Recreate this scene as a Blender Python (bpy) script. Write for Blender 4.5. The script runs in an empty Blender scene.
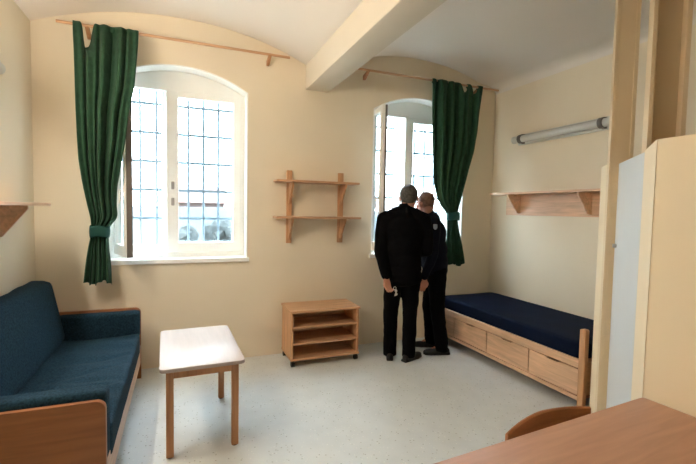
import bpy, bmesh, math, random
from mathutils import Vector, Matrix, noise
random.seed(7)
PI = math.pi
scene = bpy.context.scene
COL = scene.collection
R = math.radians

# ------------------------------------------------------------------ materials
def new_mat(name):
    m = bpy.data.materials.new(name); m.use_nodes = True
    nt = m.node_tree
    return m, nt, nt.nodes['Principled BSDF']

def plain(name, col, rough=.6, spec=.5, metal=0., bump=0., bscale=200., var=0., vscale=3., sheen=0.):
    m, nt, b = new_mat(name)
    b.inputs['Base Color'].default_value = (*col, 1)
    b.inputs['Roughness'].default_value = rough
    b.inputs['Specular IOR Level'].default_value = spec
    b.inputs['Metallic'].default_value = metal
    if sheen: b.inputs['Sheen Weight'].default_value = sheen
    tc = nt.nodes.new('ShaderNodeTexCoord')
    if var:
        n = nt.nodes.new('ShaderNodeTexNoise'); n.inputs['Scale'].default_value = vscale; n.inputs['Detail'].default_value = 4
        nt.links.new(tc.outputs['Object'], n.inputs['Vector'])
        r = nt.nodes.new('ShaderNodeValToRGB')
        r.color_ramp.elements[0].position = .3; r.color_ramp.elements[1].position = .7
        r.color_ramp.elements[0].color = (*[c*(1-var) for c in col], 1)
        r.color_ramp.elements[1].color = (*[min(1, c*(1+var)) for c in col], 1)
        nt.links.new(n.outputs['Fac'], r.inputs['Fac']); nt.links.new(r.outputs['Color'], b.inputs['Base Color'])
    if bump:
        n2 = nt.nodes.new('ShaderNodeTexNoise'); n2.inputs['Scale'].default_value = bscale; n2.inputs['Detail'].default_value = 3
        nt.links.new(tc.outputs['Object'], n2.inputs['Vector'])
        bp = nt.nodes.new('ShaderNodeBump'); bp.inputs['Strength'].default_value = bump; bp.inputs['Distance'].default_value = .004
        nt.links.new(n2.outputs['Fac'], bp.inputs['Height']); nt.links.new(bp.outputs['Normal'], b.inputs['Normal'])
    return m

def wood(name, col, axis='X', rough=.4, var=.16, spec=.4):
    m, nt, b = new_mat(name)
    b.inputs['Roughness'].default_value = rough
    b.inputs['Specular IOR Level'].default_value = spec
    tc = nt.nodes.new('ShaderNodeTexCoord'); mp = nt.nodes.new('ShaderNodeMapping')
    s = {'X': (1.2, 14, 14), 'Y': (14, 1.2, 14), 'Z': (14, 14, 1.2)}[axis]
    mp.inputs['Scale'].default_value = s
    nt.links.new(tc.outputs['Object'], mp.inputs['Vector'])
    n = nt.nodes.new('ShaderNodeTexNoise'); n.inputs['Scale'].default_value = 2.2; n.inputs['Detail'].default_value = 6; n.inputs['Distortion'].default_value = .6
    nt.links.new(mp.outputs['Vector'], n.inputs['Vector'])
    r = nt.nodes.new('ShaderNodeValToRGB')
    r.color_ramp.elements[0].position = .32; r.color_ramp.elements[1].position = .68
    r.color_ramp.elements[0].color = (*[c*(1-var*1.3) for c in col], 1)
    r.color_ramp.elements[1].color = (*[min(1, c*(1+var*.6)) for c in col], 1)
    nt.links.new(n.outputs['Fac'], r.inputs['Fac']); nt.links.new(r.outputs['Color'], b.inputs['Base Color'])
    n2 = nt.nodes.new('ShaderNodeTexNoise'); n2.inputs['Scale'].default_value = 9
    nt.links.new(mp.outputs['Vector'], n2.inputs['Vector'])
    bp = nt.nodes.new('ShaderNodeBump'); bp.inputs['Strength'].default_value = .05; bp.inputs['Distance'].default_value = .002
    nt.links.new(n2.outputs['Fac'], bp.inputs['Height']); nt.links.new(bp.outputs['Normal'], b.inputs['Normal'])
    return m

def glass_mat():
    m = bpy.data.materials.new('window_glass'); m.use_nodes = True
    nt = m.node_tree; nt.nodes.clear()
    o = nt.nodes.new('ShaderNodeOutputMaterial'); mx = nt.nodes.new('ShaderNodeMixShader')
    t = nt.nodes.new('ShaderNodeBsdfTransparent'); g = nt.nodes.new('ShaderNodeBsdfGlossy')
    t.inputs['Color'].default_value = (.93, .96, .97, 1); g.inputs['Roughness'].default_value = .02
    mx.inputs['Fac'].default_value = .05
    nt.links.new(t.outputs[0], mx.inputs[1]); nt.links.new(g.outputs[0], mx.inputs[2])
    nt.links.new(mx.outputs[0], o.inputs['Surface'])
    return m

def emit_mat(name, col, strength):
    m, nt, b = new_mat(name)
    b.inputs['Base Color'].default_value = (.9, .9, .85, 1)
    b.inputs['Emission Color'].default_value = (*col, 1)
    b.inputs['Emission Strength'].default_value = strength
    return m

def floor_mat():
    m, nt, b = new_mat('speckled_linoleum')
    tc = nt.nodes.new('ShaderNodeTexCoord')
    base = nt.nodes.new('ShaderNodeTexNoise'); base.inputs['Scale'].default_value = 6; base.inputs['Detail'].default_value = 5
    nt.links.new(tc.outputs['Object'], base.inputs['Vector'])
    r0 = nt.nodes.new('ShaderNodeValToRGB')
    r0.color_ramp.elements[0].position = .3; r0.color_ramp.elements[1].position = .7
    r0.color_ramp.elements[0].color = (*FLOOR_A, 1); r0.color_ramp.elements[1].color = (*FLOOR_B, 1)
    nt.links.new(base.outputs['Fac'], r0.inputs['Fac'])
    prev = r0.outputs['Color']
    for sc, lo, hi, col in ((34, .20, .14, (.27, .26, .21)), (42, .20, .12, (.80, .80, .74)), (24, .13, .09, (.17, .18, .15))):
        v = nt.nodes.new('ShaderNodeTexVoronoi'); v.inputs['Scale'].default_value = sc
        mp = nt.nodes.new('ShaderNodeMapping'); mp.inputs['Location'].default_value = (sc, sc*.3, 0)
        nt.links.new(tc.outputs['Object'], mp.inputs['Vector']); nt.links.new(mp.outputs['Vector'], v.inputs['Vector'])
        rr = nt.nodes.new('ShaderNodeMapRange'); rr.inputs['From Min'].default_value = lo; rr.inputs['From Max'].default_value = hi
        nt.links.new(v.outputs['Distance'], rr.inputs['Value'])
        # only some cells carry a fleck
        sep = nt.nodes.new('ShaderNodeSeparateColor'); nt.links.new(v.outputs['Color'], sep.inputs['Color'])
        gt = nt.nodes.new('ShaderNodeMath'); gt.operation = 'GREATER_THAN'; gt.inputs[1].default_value = .55
        nt.links.new(sep.outputs[0], gt.inputs[0])
        mu = nt.nodes.new('ShaderNodeMath'); mu.operation = 'MULTIPLY'
        nt.links.new(gt.outputs[0], mu.inputs[0]); nt.links.new(rr.outputs['Result'], mu.inputs[1])
        mu2 = nt.nodes.new('ShaderNodeMath'); mu2.operation = 'MULTIPLY'; mu2.inputs[1].default_value = .7
        nt.links.new(mu.outputs[0], mu2.inputs[0])
        mx = nt.nodes.new('ShaderNodeMixRGB'); mx.inputs['Color2'].default_value = (*col, 1)
        nt.links.new(mu2.outputs[0], mx.inputs['Fac']); nt.links.new(prev, mx.inputs['Color1'])
        prev = mx.outputs['Color']
    nt.links.new(prev, b.inputs['Base Color'])
    b.inputs['Roughness'].default_value = .42
    b.inputs['Specular IOR Level'].default_value = .35
    return m

FLOOR_A, FLOOR_B = (.565, .59, .585), (.62, .645, .64)
M = {}
M['wall'] = plain('cream_plaster', (.78, .695, .55), .85, .2, bump=.12, bscale=60, var=.025, vscale=1.6)
M['ceiling'] = plain('ceiling_plaster', (.78, .725, .66), .9, .15, bump=.1, bscale=40, var=.02, vscale=1.2)
M['beam'] = plain('dimmed_wall_paint', (.66, .60, .495), .85, .2, bump=.12, bscale=60, var=.025, vscale=1.6)  # wall paint darkened to offset the strong lamp light on the beam
M['floor'] = floor_mat()
M['white'] = plain('white_window_paint', (.91, .91, .88), .4, .4, var=.02, vscale=5)
M['seal_shade'] = plain('sash_seal_and_shade', (.16, .14, .12), .6, .3, var=.1)
M['glass'] = glass_mat()
M['iron'] = plain('grey_iron_bar', (.12, .155, .18), .5, .4, var=.1)
M['beech'] = wood('beech_wood', (.58, .335, .185), 'X')
M['beech_y'] = wood('beech_wood_lengthwise', (.74, .48, .31), 'Y')
M['beech_z'] = wood('beech_wood_upright', (.58, .32, .165), 'Z')
M['leg'] = wood('beech_leg', (.46, .225, .105), 'Z')
M['tabletop'] = wood('pale_laminate', (.46, .39, .355), 'Y', rough=.42, var=.05, spec=.25)
M['desk'] = wood('desk_laminate', (.47, .245, .145), 'X', rough=.42, var=.09)
M['chairwood'] = wood('chair_beech', (.42, .17, .065), 'X', rough=.3)
M['sofawood'] = wood('sofa_beech', (.31, .12, .045), 'X', rough=.4)
M['sofarail'] = wood('sofa_rail_beech', (.62, .42, .30), 'Y', rough=.4)
M['denim'] = plain('blue_woven_fabric', (.0145, .037, .058), .92, .08, bump=.5, bscale=260, var=.4, vscale=90)
M['navy'] = plain('navy_mattress_cover', (.003, .008, .026), .75, .08, bump=.15, bscale=30, var=.2, vscale=4)
M['green'] = plain('green_curtain_cloth', (.024, .068, .038), .88, .12, bump=.3, bscale=300, var=.18, vscale=20, sheen=.05)
M['green_tie'] = plain('green_tieback_cloth', (.012, .075, .06), .7, .3, bump=.2, bscale=200, var=.1)
M['lampbody'] = plain('grey_lamp_housing', (.60, .60, .55), .4, .5)
M['tube_off'] = plain('clear_lamp_cover', (.55, .55, .52), .25, .6)
M['clamp'] = plain('dark_lamp_clamp', (.12, .11, .10), .4, .5)
M['tube_on'] = emit_mat('lit_lamp_cover', (1.0, .89, .75), 33.0)
M['panel'] = plain('cream_partition', (.80, .665, .455), .5, .35, var=.015, vscale=2)
M['postpaint'] = plain('cream_post', (.72, .57, .37), .5, .35, var=.015, vscale=2)
M['door'] = plain('white_cubicle_door', (.62, .645, .65), .4, .4, var=.015, vscale=2)
M['steel'] = plain('steel', (.5, .5, .5), .3, .5, metal=1)
M['keys'] = plain('pale_metal', (.5, .5, .5), .35, .5, metal=.3)
M['black_plastic'] = plain('black_plastic', (.015, .015, .015), .4, .4)
M['skin'] = plain('skin', (.50, .245, .165), .55, .4, bump=.1, bscale=150, var=.12, vscale=12)
M['skin_ruddy'] = plain('ruddy_skin', (.46, .20, .135), .55, .4, bump=.1, bscale=150, var=.12, vscale=12)
M['hair'] = plain('grey_hair', (.060, .054, .046), .7, .3, bump=.6, bscale=120, var=.45, vscale=60)
M['hair_thin'] = plain('thin_reddish_hair', (.20, .105, .075), .75, .3, bump=.4, bscale=140, var=.3, vscale=50)
M['suit'] = plain('black_suit_cloth', (.003, .003, .0035), .9, .06, bump=.2, bscale=120)
M['uniform'] = plain('dark_navy_uniform_cloth', (.005, .0065, .013), .85, .08, bump=.2, bscale=120)
M['trouser'] = plain('black_trouser_cloth', (.003, .003, .0035), .9, .06, bump=.2, bscale=120)
M['leather'] = plain('black_leather', (.006, .006, .006), .45, .4)
M['patch'] = plain('pale_emblem', (.34, .38, .50), .6, .3)
M['patch_red'] = plain('red_emblem', (.5, .08, .08), .6, .3)
M['eye'] = plain('eye_white', (.8, .78, .74), .3, .5)
M['grass'] = plain('pale_ground', (.075, .085, .08), .95, .1, var=.15, vscale=.6)
M['bush'] = plain('grey_shrub', (.030, .033, .032), .95, .1, var=.5, vscale=12)
M['yardwall'] = plain('pale_yard_wall', (.10, .108, .115), .9, .1, var=.08, vscale=.8)
M['brick'] = plain('reddish_brick', (.095, .062, .055), .9, .1, var=.15, vscale=2)
M['roof'] = plain('reddish_roof', (.085, .05, .042), .9, .1, var=.1, vscale=2)
M['darkpane'] = plain('dark_pane', (.035, .04, .05), .2, .5)
M['socket'] = plain('cream_plastic', (.7, .66, .55), .4, .4)

# ------------------------------------------------------------------ geometry helpers
def tag(o, label=None, cat=None, group=None, kind=None):
    if label: o['label'] = label
    if cat: o['category'] = cat
    if group: o['group'] = group
    if kind: o['kind'] = kind
    return o

def thing(name, loc=(0, 0, 0), rotz=0., label=None, cat=None, group=None, kind=None):
    o = bpy.data.objects.new(name, None); COL.objects.link(o)
    o.location = loc; o.rotation_euler = (0, 0, rotz); o.empty_display_size = .1
    tag(o, label, cat, group, kind)
    return o

def root_matrix(p):
    m = Matrix.Identity(4)
    while p is not None:
        m = (Matrix.Translation(p.location) @ p.rotation_euler.to_matrix().to_4x4()) @ m
        p = p.parent
    return m

def part(name, bm, mat, parent=None, local=False, smooth=False, angle=35, label=None):
    """one mesh object; bm is in world coordinates unless local"""
    if parent is not None and not local:
        bm.transform(root_matrix(parent).inverted())
    me = bpy.data.meshes.new(name)
    bmesh.ops.recalc_face_normals(bm, faces=bm.faces)
    if smooth:
        for f in bm.faces: f.smooth = True
        for e in bm.edges:
            if len(e.link_faces) == 2 and e.calc_face_angle(0) > R(angle): e.smooth = False
    bm.to_mesh(me); bm.free()
    me.materials.append(M[mat] if isinstance(mat, str) else mat)
    o = bpy.data.objects.new(name, me); COL.objects.link(o)
    if parent is not None: o.parent = parent
    if label: o['label'] = label
    return o

def solo(name, bm, mat, label, cat, group=None, kind=None, origin=None, smooth=False):
    """a thing that is one mesh, origin at its base"""
    if origin is not None:
        bm.transform(Matrix.Translation(-Vector(origin)))
    o = part(name, bm, mat, smooth=smooth)
    if origin is not None: o.location = origin
    return tag(o, label, cat, group, kind)

def struct(name, bm, mat, smooth=False):
    return tag(part(name, bm, mat, smooth=smooth), kind='structure')

def BM(): return bmesh.new()

def box(bm, lo, hi, bev=0., seg=2, mat=None):
    t = bmesh.new()
    bmesh.ops.create_cube(t, size=1)
    lo, hi = Vector(lo), Vector(hi)
    for v in t.verts:
        v.co = Vector([(lo[i]+hi[i])/2 + v.co[i]*(hi[i]-lo[i]) for i in range(3)])
    if bev:
        bmesh.ops.bevel(t, geom=list(t.edges), offset=bev, segments=seg, affect='EDGES', profile=.5)
    if mat is not None: t.transform(mat)
    merge(bm, t)
    return bm

def merge(bm, t):
    me = bpy.data.meshes.new('tmp'); t.to_mesh(me); t.free(); bm.from_mesh(me); bpy.data.meshes.remove(me)

def prism(bm, pts, axis, a, b, bev=0.):
    """polygon pts (2D) extruded along axis from a to b. axis 'X': pts=(y,z); 'Y': (x,z); 'Z': (x,y)"""
    def P(p, t):
        return {'X': (t, p[0], p[1]), 'Y': (p[0], t, p[1]), 'Z': (p[0], p[1], t)}[axis]
    t = bmesh.new()
    va = [t.verts.new(P(p, a)) for p in pts]; vb = [t.verts.new(P(p, b)) for p in pts]
    n = len(pts)
    t.faces.new(va); t.faces.new(vb[::-1])
    for i in range(n):
        t.faces.new((va[i], vb[i], vb[(i+1) % n], va[(i+1) % n]))
    bmesh.ops.recalc_face_normals(t, faces=t.faces)
    if bev:
        es = [e for e in t.edges]
        bmesh.ops.bevel(t, geom=es, offset=bev, segments=2, affect='EDGES', profile=.5)
    merge(bm, t)
    return bm

def rounded_rect(x0, y0, x1, y1, r, n=6):
    pts = []
    for cx, cy, a0 in ((x1-r, y1-r, 0), (x0+r, y1-r, 90), (x0+r, y0+r, 180), (x1-r, y0+r, 270)):
        for i in range(n+1):
            a = R(a0 + 90*i/n); pts.append((cx+r*math.cos(a), cy+r*math.sin(a)))
    return pts

def tube(bm, p, q, r, r2=None, seg=14, caps=True):
    p, q = Vector(p), Vector(q); d = q-p
    t = bmesh.new()
    bmesh.ops.create_cone(t, cap_ends=caps, segments=seg, radius1=r, radius2=r if r2 is None else r2, depth=d.length)
    rot = d.to_track_quat('Z', 'Y').to_matrix().to_4x4()
    t.transform(Matrix.Translation((p+q)/2) @ rot)
    merge(bm, t)
    return bm

def ball(bm, c, r, sub=3):
    t = bmesh.new(); bmesh.ops.create_icosphere(t, subdivisions=sub, radius=1)
    if not hasattr(r, '__len__'): r = (r, r, r)
    t.transform(Matrix.Translation(c) @ Matrix.Diagonal((*r, 1)))
    merge(bm, t); return bm

def oball(bm, c, r, rot, sub=3):
    t = bmesh.new(); bmesh.ops.create_icosphere(t, subdivisions=sub, radius=1)
    t.transform(Matrix.Translation(c) @ rot.to_4x4() @ Matrix.Diagonal((*r, 1)))
    merge(bm, t); return bm

def copy_tree(o, parent=None):
    c = o.copy(); COL.objects.link(c); c.parent = parent
    for ch in list(o.children): copy_tree(ch, c)
    return c

# ------------------------------------------------------------------ room
XL, XR, YB, YF = -1.165, 3.755, 4.32, -1.25
WT = .5                                     # outer wall thickness
SILL, SPRING, CROWN, HALF = 1.033, 2.705, 2.89, .632
W1, W2 = .005, 2.665

def arch_pts(cx, half=HALF, sill=SILL, spring=SPRING, crown=CROWN, n=24):
    h = crown-spring; rad = (half*half+h*h)/(2*h); cz = crown-rad; a = math.asin(half/rad)
    pts = [(cx-half, sill), (cx+half, sill)]
    for i in range(n+1):
        t = a-2*a*i/n
        pts.append((cx+rad*math.sin(t), cz+rad*math.cos(t)))
    return pts                              # starts left sill, right sill, right spring ... left spring

def slab_with_holes(outer, holes, ya, yb):
    bm = bmesh.new()
    edges = []
    for loop in [outer]+holes:
        vs = [bm.verts.new((p[0], ya, p[1])) for p in loop]
        for i in range(len(vs)): edges.append(bm.edges.new((vs[i], vs[(i+1) % len(vs)])))
    bmesh.ops.triangle_fill(bm, use_beauty=True, use_dissolve=False, edges=edges)
    ret = bmesh.ops.extrude_face_region(bm, geom=list(bm.faces))
    vs = [g for g in ret['geom'] if isinstance(g, bmesh.types.BMVert)]
    bmesh.ops.translate(bm, verts=vs, vec=(0, yb-ya, 0))
    return bm

bm = BM(); box(bm, (XL-.3, YF-.2, -.2), (XR+.3, YB+.02, 0)); struct('floor', bm, 'floor')
outer = [(XL-.3, -.2), (XR+.3, -.2), (XR+.3, 3.75), (XL-.3, 3.75)]
struct('wall_back', slab_with_holes(outer, [arch_pts(W1), arch_pts(W2)], YB, YB+WT), 'wall')
bm = BM(); box(bm, (XL-.3, YF-.2, -.2), (XL, YB+.0, 3.75)); struct('wall_left', bm, 'wall')
bm = BM(); box(bm, (XR, YF-.2, -.2), (XR+.3, YB+.0, 3.75)); struct('wall_right', bm, 'wall')
bm = BM(); box(bm, (XL, YF-.2, 0), (XR, YF, 3.75)); struct('wall_front', bm, 'wall')

# vaulted ceiling: two shallow barrel bays either side of the beam
def arc2(x0, z0, x1, z1, crown, n=28):
    pts = []
    for i in range(n+1):
        t = i/n; s = 2*t-1
        zz = z0+(z1-z0)*t
        rise = crown-(z0+z1)/2
        pts.append((x0+(x1-x0)*t, zz+rise*(1-abs(s)**2.15)))
    return pts
BX0, BX1, BZ = 1.232, 1.488, 2.815
prof = arc2(XL, 3.085, BX0, 3.07, 3.325)+arc2(BX1, 3.09, XR, 3.06, 3.335)
prof = [p for p in prof if p[0] < XR-.17]
# rounded haunch where the vault comes down on the right wall
hz = prof[-1][1]
for i in range(1, 9):
    a = R(90*i/8); prof.append((XR-.16+.16*math.sin(a)*1.0, hz-.035*(i/8)-(.075)*(1-math.cos(a))))
prof = [(XL-.02, prof[0][1])]+prof+[(XR+.02, prof[-1][1])]
bm = BM()
prism(bm, prof+[(XR+.02, 3.7), (XL-.02, 3.7)], 'Y', YF-.05, YB+.001)
struct('ceiling', bm, 'ceiling', smooth=True)
bm = BM(); prism(bm, rounded_rect(BX0, BZ, BX1, 3.4, .008, 3), 'Y', YF, YB); struct('ceiling_beam', bm, 'beam', smooth=True)

# door in the front wall, behind the camera
d = thing('door_1', (0.6, YF, 0), kind='structure')
bm = BM(); box(bm, (.18, YF, 0), (1.02, YF+.045, 2.05), .004); part('door_leaf', bm, 'door', d)
bm = BM()
box(bm, (.10, YF, 0), (.18, YF+.06, 2.13), .004); box(bm, (1.02, YF, 0), (1.10, YF+.06, 2.13), .004); box(bm, (.18, YF, 2.05), (1.02, YF+.06, 2.13), .004)
part('door_frame', bm, 'white', d)
bm = BM(); tube(bm, (.26, YF+.045, 1.05), (.26, YF+.10, 1.05), .01); tube(bm, (.255, YF+.095, 1.05), (.37, YF+.095, 1.05), .009); part('door_handle', bm, 'steel', d)

# ------------------------------------------------------------------ windows
def frame_rect(bm, x0, x1, z0, z1, y0, y1, w, wb=None, wt=None, bev=.004):
    wb = w if wb is None else wb; wt = w if wt is None else wt
    box(bm, (x0, y0, z0), (x0+w, y1, z1), bev); box(bm, (x1-w, y0, z0), (x1, y1, z1), bev)
    box(bm, (x0+w-.002, y0+.001, z0), (x1-w+.002, y1-.001, z0+wb), bev); box(bm, (x0+w-.002, y0+.001, z1-wt), (x1-w+.002, y1-.001, z1), bev)
    return bm

def make_window(name, cx, open_deg, strip_y):
    w = thing(name, (cx, YB, SILL), kind='structure')
    # white painted lining of the deep reveal
    a = arch_pts(cx); b = arch_pts(cx, HALF-.012, SILL+.012, SPRING-.004, CROWN-.012)
    bm = BM()
    n = len(a)
    rings = []
    for pts, y in ((a, YB-.003), (b, YB-.003), (b, YB+.47), (a, YB+.47)):
        rings.append([bm.verts.new((p[0], y, p[1])) for p in pts])
    for k in range(4):
        r0, r1 = rings[k], rings[(k+1) % 4]
        for i in range(n): bm.faces.new((r0[i], r0[(i+1) % n], r1[(i+1) % n], r1[i]))
    part('reveal_lining', bm, 'white', w)
    bm = BM(); box(bm, (cx-HALF-.02, YB-.022, SILL-.028), (cx+HALF+.015, YB+.17, SILL+.016), .006); part('window_sill', bm, 'white', w)
    z0 = SILL+.016
    TR = 2.685                                   # transom: top of the casements
    # inner fixed frame with the arched head panel
    bm = BM()
    y0, y1 = YB+.165, YB+.225
    box(bm, (cx-HALF+.012, y0, z0), (cx-HALF+.05, y1, TR+.03), .004); box(bm, (cx+HALF-.05, y0, z0), (cx+HALF-.012, y1, TR+.03), .004)
    box(bm, (cx-HALF+.05, y0, z0), (cx+HALF-.05, y1, z0+.045), .004)
    part('inner_frame', bm, 'white', w)
    bm = BM()
    hp = [p for p in arch_pts(cx, HALF-.014, SILL, SPRING-.005, CROWN-.014)[2:]]
    prism(bm, [(cx-HALF+.014, TR)]+[(cx+HALF-.014, TR)]+hp, 'Y', y0+.004, y1-.004); part('arched_head_panel', bm, 'white', w)
    # closed right casement
    def casement(x0, x1, hinge_left, M4=None):
        t = BM(); frame_rect(t, x0, x1, z0+.047, TR-.002, y0-.018, y0+.04, .078, .10, .055)
        if not hinge_left:                      # wide meeting stile
            box(t, (x0-.001, y0-.022, z0+.047), (x0+.108, y0+.038, TR-.003), .004)
        if M4 is not None: t.transform(M4)
        c = part('casement', t, 'white', w)
        t = BM(); gx0 = x0+(.07 if hinge_left else .10)
        box(t, (gx0, y0+.008, z0+.14), (x1-.07, y0+.014, TR-.05))
        if M4 is not None: t.transform(M4)
        part('glass_pane', t, 'glass', c)
        return c
    c = casement(cx-.128, cx+HALF-.048, False)
    for zz in (1.60, 1.76):
        bm = BM(); prism(bm, rounded_rect(cx-.088, zz-.038, cx-.058, zz+.038, .008, 3), 'Y', y0-.026, y0-.021)
        tube(bm, (cx-.073, y0-.020, zz), (cx-.073, y0-.045, zz), .008)
        part('lock_plate', bm, 'steel', c)
    # left casement, swung open into the room
    hx = cx-HALF+.05
    M4 = Matrix.Translation((hx, y0-.005, 0)) @ Matrix.Rotation(-R(open_deg), 4, 'Z') @ Matrix.Translation((-hx, -(y0-.005), 0))
    c = casement(hx, cx-.118, True, M4)
    bm = BM(); box(bm, (cx-.119, y0+strip_y, z0+.05), (cx-.113, y0+.038, TR-.005)); bm.transform(M4); part('edge_seal_shade', bm, 'seal_shade', c)  # dark seal strip; at the left window it also paints the edge's shade
    bm = BM(); tube(bm, (cx-.155, y0-.018, 1.68), (cx-.155, y0-.06, 1.68), .009); tube(bm, (cx-.155, y0-.058, 1.69), (cx-.155, y0-.058, 1.57), .008)
    prism(bm, rounded_rect(cx-.17, 1.63, cx-.14, 1.73, .008, 3), 'Y', y0-.024, y0-.017)
    bm.transform(M4); part('window_handle', bm, 'white', c)
    for zz in (1.2, 2.5):
        bm = BM(); tube(bm, (hx-.004, y0-.022, zz), (hx-.004, y0-.022, zz+.09), .009); part('hinge', bm, 'white', w)
    # outer casements
    yo = YB+.315
    bm = BM()
    frame_rect(bm, cx-HALF+.014, cx+HALF-.014, SILL+.012, 2.795, yo, yo+.05, .05, .06, .04)
    box(bm, (cx-.145, yo-.004, SILL+.03), (cx-.052, yo+.045, 2.76), .004)
    op = [p for p in arch_pts(cx, HALF-.014, SILL, SPRING-.005, CROWN-.014)[2:] if p[1] > 2.76]
    part('outer_frame', bm, 'white', w)
    bm = BM(); prism(bm, [(cx-.5, 2.79), (cx+.5, 2.79)]+op, 'Y', yo+.004, yo+.046); part('outer_head_panel', bm, 'white', w)
    for x0, x1 in ((cx-HALF+.06, cx-.142), (cx-.055, cx+HALF-.06)):
        bm = BM(); frame_rect(bm, x0, x1, SILL+.07, 2.757, yo-.01, yo+.03, .034, .06, .045)
        c = part('outer_casement', bm, 'white', w)
        bm = BM(); box(bm, (x0+.03, yo+.008, SILL+.12), (x1-.03, yo+.013, 2.72)); part('glass_pane', bm, 'glass', c)
    # iron grille on the outside
    return w

def make_grille(cx, label):
    g = thing('window_grille', (cx, YB+WT, SILL), label=label, cat='grille', group='iron grilles outside the windows')
    yg = YB+WT+.035
    for i in range(8):
        x = cx-.545+i*.1555
        bm = BM(); tube(bm, (x, yg, .98), (x, yg, 2.93), .0125, seg=8); part('upright_bar', bm, 'iron', g, smooth=True)
    for k in range(7):
        z = 1.13+k*.2975
        bm = BM(); box(bm, (cx-.70, yg-.017, z-.014), (cx+.70, yg-.008, z+.014), .002)
        for s in (-1, 1): box(bm, (cx+s*.69-.01, YB+WT-.004, z-.014), (cx+s*.69+.01, yg-.008, z+.014))
        part('cross_bar', bm, 'iron', g)
    return g
make_window('window_1', W1, 71, -.010)
make_window('window_2', W2, 99, .016)
make_grille(W1, 'iron bar grille outside the left window, beside the blue sofa')
make_grille(W2, 'iron bar grille outside the right window where two men look out')

# ------------------------------------------------------------------ curtains
def lerp_rows(rows, z):
    if z >= rows[0][0]: return rows[0][1:]
    for a, b in zip(rows, rows[1:]):
        if a[0] >= z >= b[0]:
            t = (a[0]-z)/(a[0]-b[0])
            return tuple(a[i]+(b[i]-a[i])*t for i in (1, 2, 3))
    return rows[-1][1:]

def make_curtain(rows, label, dips, nf, seed, tie_z, ztop, tabs):
    zb = rows[-1][0]
    cx = (rows[0][1]+rows[0][2])/2
    root = thing('curtain', (cx, YB-.12, zb), label=label, cat='curtain', group='green tie-back curtains')
    rnd = random.Random(seed)
    ph = [rnd.uniform(0, 6.28) for _ in range(4)]
    nu, nv = 110, 84
    bm = BM(); grid = []
    def smooth_row(z):
        acc = [0, 0, 0]; ws = 0
        for k in range(-4, 5):
            w = math.exp(-(k/2.2)**2); r = lerp_rows(rows, z+k*.018)
            acc = [a+w*b for a, b in zip(acc, r)]; ws += w
        return [a/ws for a in acc]
    for j in range(nv+1):
        v = j/nv; row = []
        z = ztop+(zb-ztop)*v
        xl, xr, y = smooth_row(z)
        wid = xr-xl
        dt = abs(z-tie_z)
        pinch = min(1, dt/.45)
        amp = .016+.022*pinch
        if v < .06: amp *= .35+v/.06*.65
        for i in range(nu+1):
            u = i/nu
            # folds gather and wander down the cloth
            uu = u+.03*math.sin(2.2*z+ph[0]+3*u)*math.sin(PI*u)
            s = (.72+.4*math.sin(2*PI*1.1*uu+ph[2]+z*.5))*math.sin(2*PI*nf*uu+ph[1]+.5*math.sin(z*1.7+ph[0]))+.45*math.sin(2*PI*(nf*1.73)*uu+ph[2]+z*1.3)+.35*math.sin(2*PI*2.2*uu+ph[3]+z*.8)
            x = xl+wid*u + .006*math.cos(2*PI*nf*uu+ph[1])*pinch
            yy = y+amp*s
            # the bundle wraps round where it is tied
            g = max(0, 1-dt/.22)
            yy += -g*.035*math.sqrt(max(0, 1-(2*u-1)**2)) + g*.02
            zz = z
            fall = max(0, 1-v/.16)
            for c, wd, dep in dips:
                zz -= dep*math.exp(-((u-c)/wd)**4)*fall
            zz += (.016*math.sin(2*PI*1.3*uu+ph[2])+.010*math.sin(2*PI*nf*uu))*(v**6)
            row.append(bm.verts.new((x, yy, zz)))
        grid.append(row)
    for j in range(nv):
        for i in range(nu):
            bm.faces.new((grid[j][i], grid[j][i+1], grid[j+1][i+1], grid[j+1][i]))
    cloth = part('cloth', bm, 'green', root, smooth=True, angle=80)
    sm = cloth.modifiers.new('thickness', 'SOLIDIFY'); sm.thickness = .004; sm.offset = 0
    # tab loops over the rod
    x0, x1 = rows[0][1], rows[0][2]
    for u in tabs:
        x = x0+(x1-x0)*u
        t = BM(); n = 14; rr = .019; prev = None; first = None
        zr = ROD_Z; yr = YB-.12
        path = [(yr-.022, ztop-.05), (yr-rr-.002, zr-.01)]
        for k in range(n+1):
            a = PI+(-PI)*k/n
            path.append((yr+rr*math.cos(a), zr+rr*math.sin(a)))
        path += [(yr+rr, zr-.02), (yr-.012, ztop-.055)]
        hw = .02
        poly = [(p[0], p[1]) for p in path]
        vs = [(t.verts.new((x-hw, p[0], p[1])), t.verts.new((x+hw, p[0], p[1]))) for p in poly]
        for k in range(len(vs)-1): t.faces.new((vs[k][0], vs[k][1], vs[k+1][1], vs[k+1][0]))
        tb = part('tab', t, 'green', root, smooth=True, angle=80)
        s2 = tb.modifiers.new('thickness', 'SOLIDIFY'); s2.thickness = .004; s2.offset = 0
    # tie-back band
    xl, xr, y = smooth_row(tie_z)
    bm = BM(); rings = []
    cxx, rx, ry = (xl+xr)/2, (xr-xl)/2+.006, .062
    n = 36
    for dz, k in ((-.048, .99), (-.03, 1.03), (0, 1.05), (.03, 1.03), (.048, .99)):
        rings.append([bm.verts.new((cxx+rx*k*math.cos(2*PI*i/n), y-.008+ry*k*math.sin(2*PI*i/n), tie_z+dz+.006*math.sin(6*PI*i/n))) for i in range(n)])
    for a, b in zip(rings, rings[1:]):
        for i in range(n): bm.faces.new((a[i], a[(i+1) % n], b[(i+1) % n], b[i]))
    tie = part('tieback', bm, 'green_tie', root, smooth=True, angle=80)
    s3 = tie.modifiers.new('thickness', 'SOLIDIFY'); s3.thickness = .005; s3.offset = 1
    return root
ROD_Z = 3.075
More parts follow.
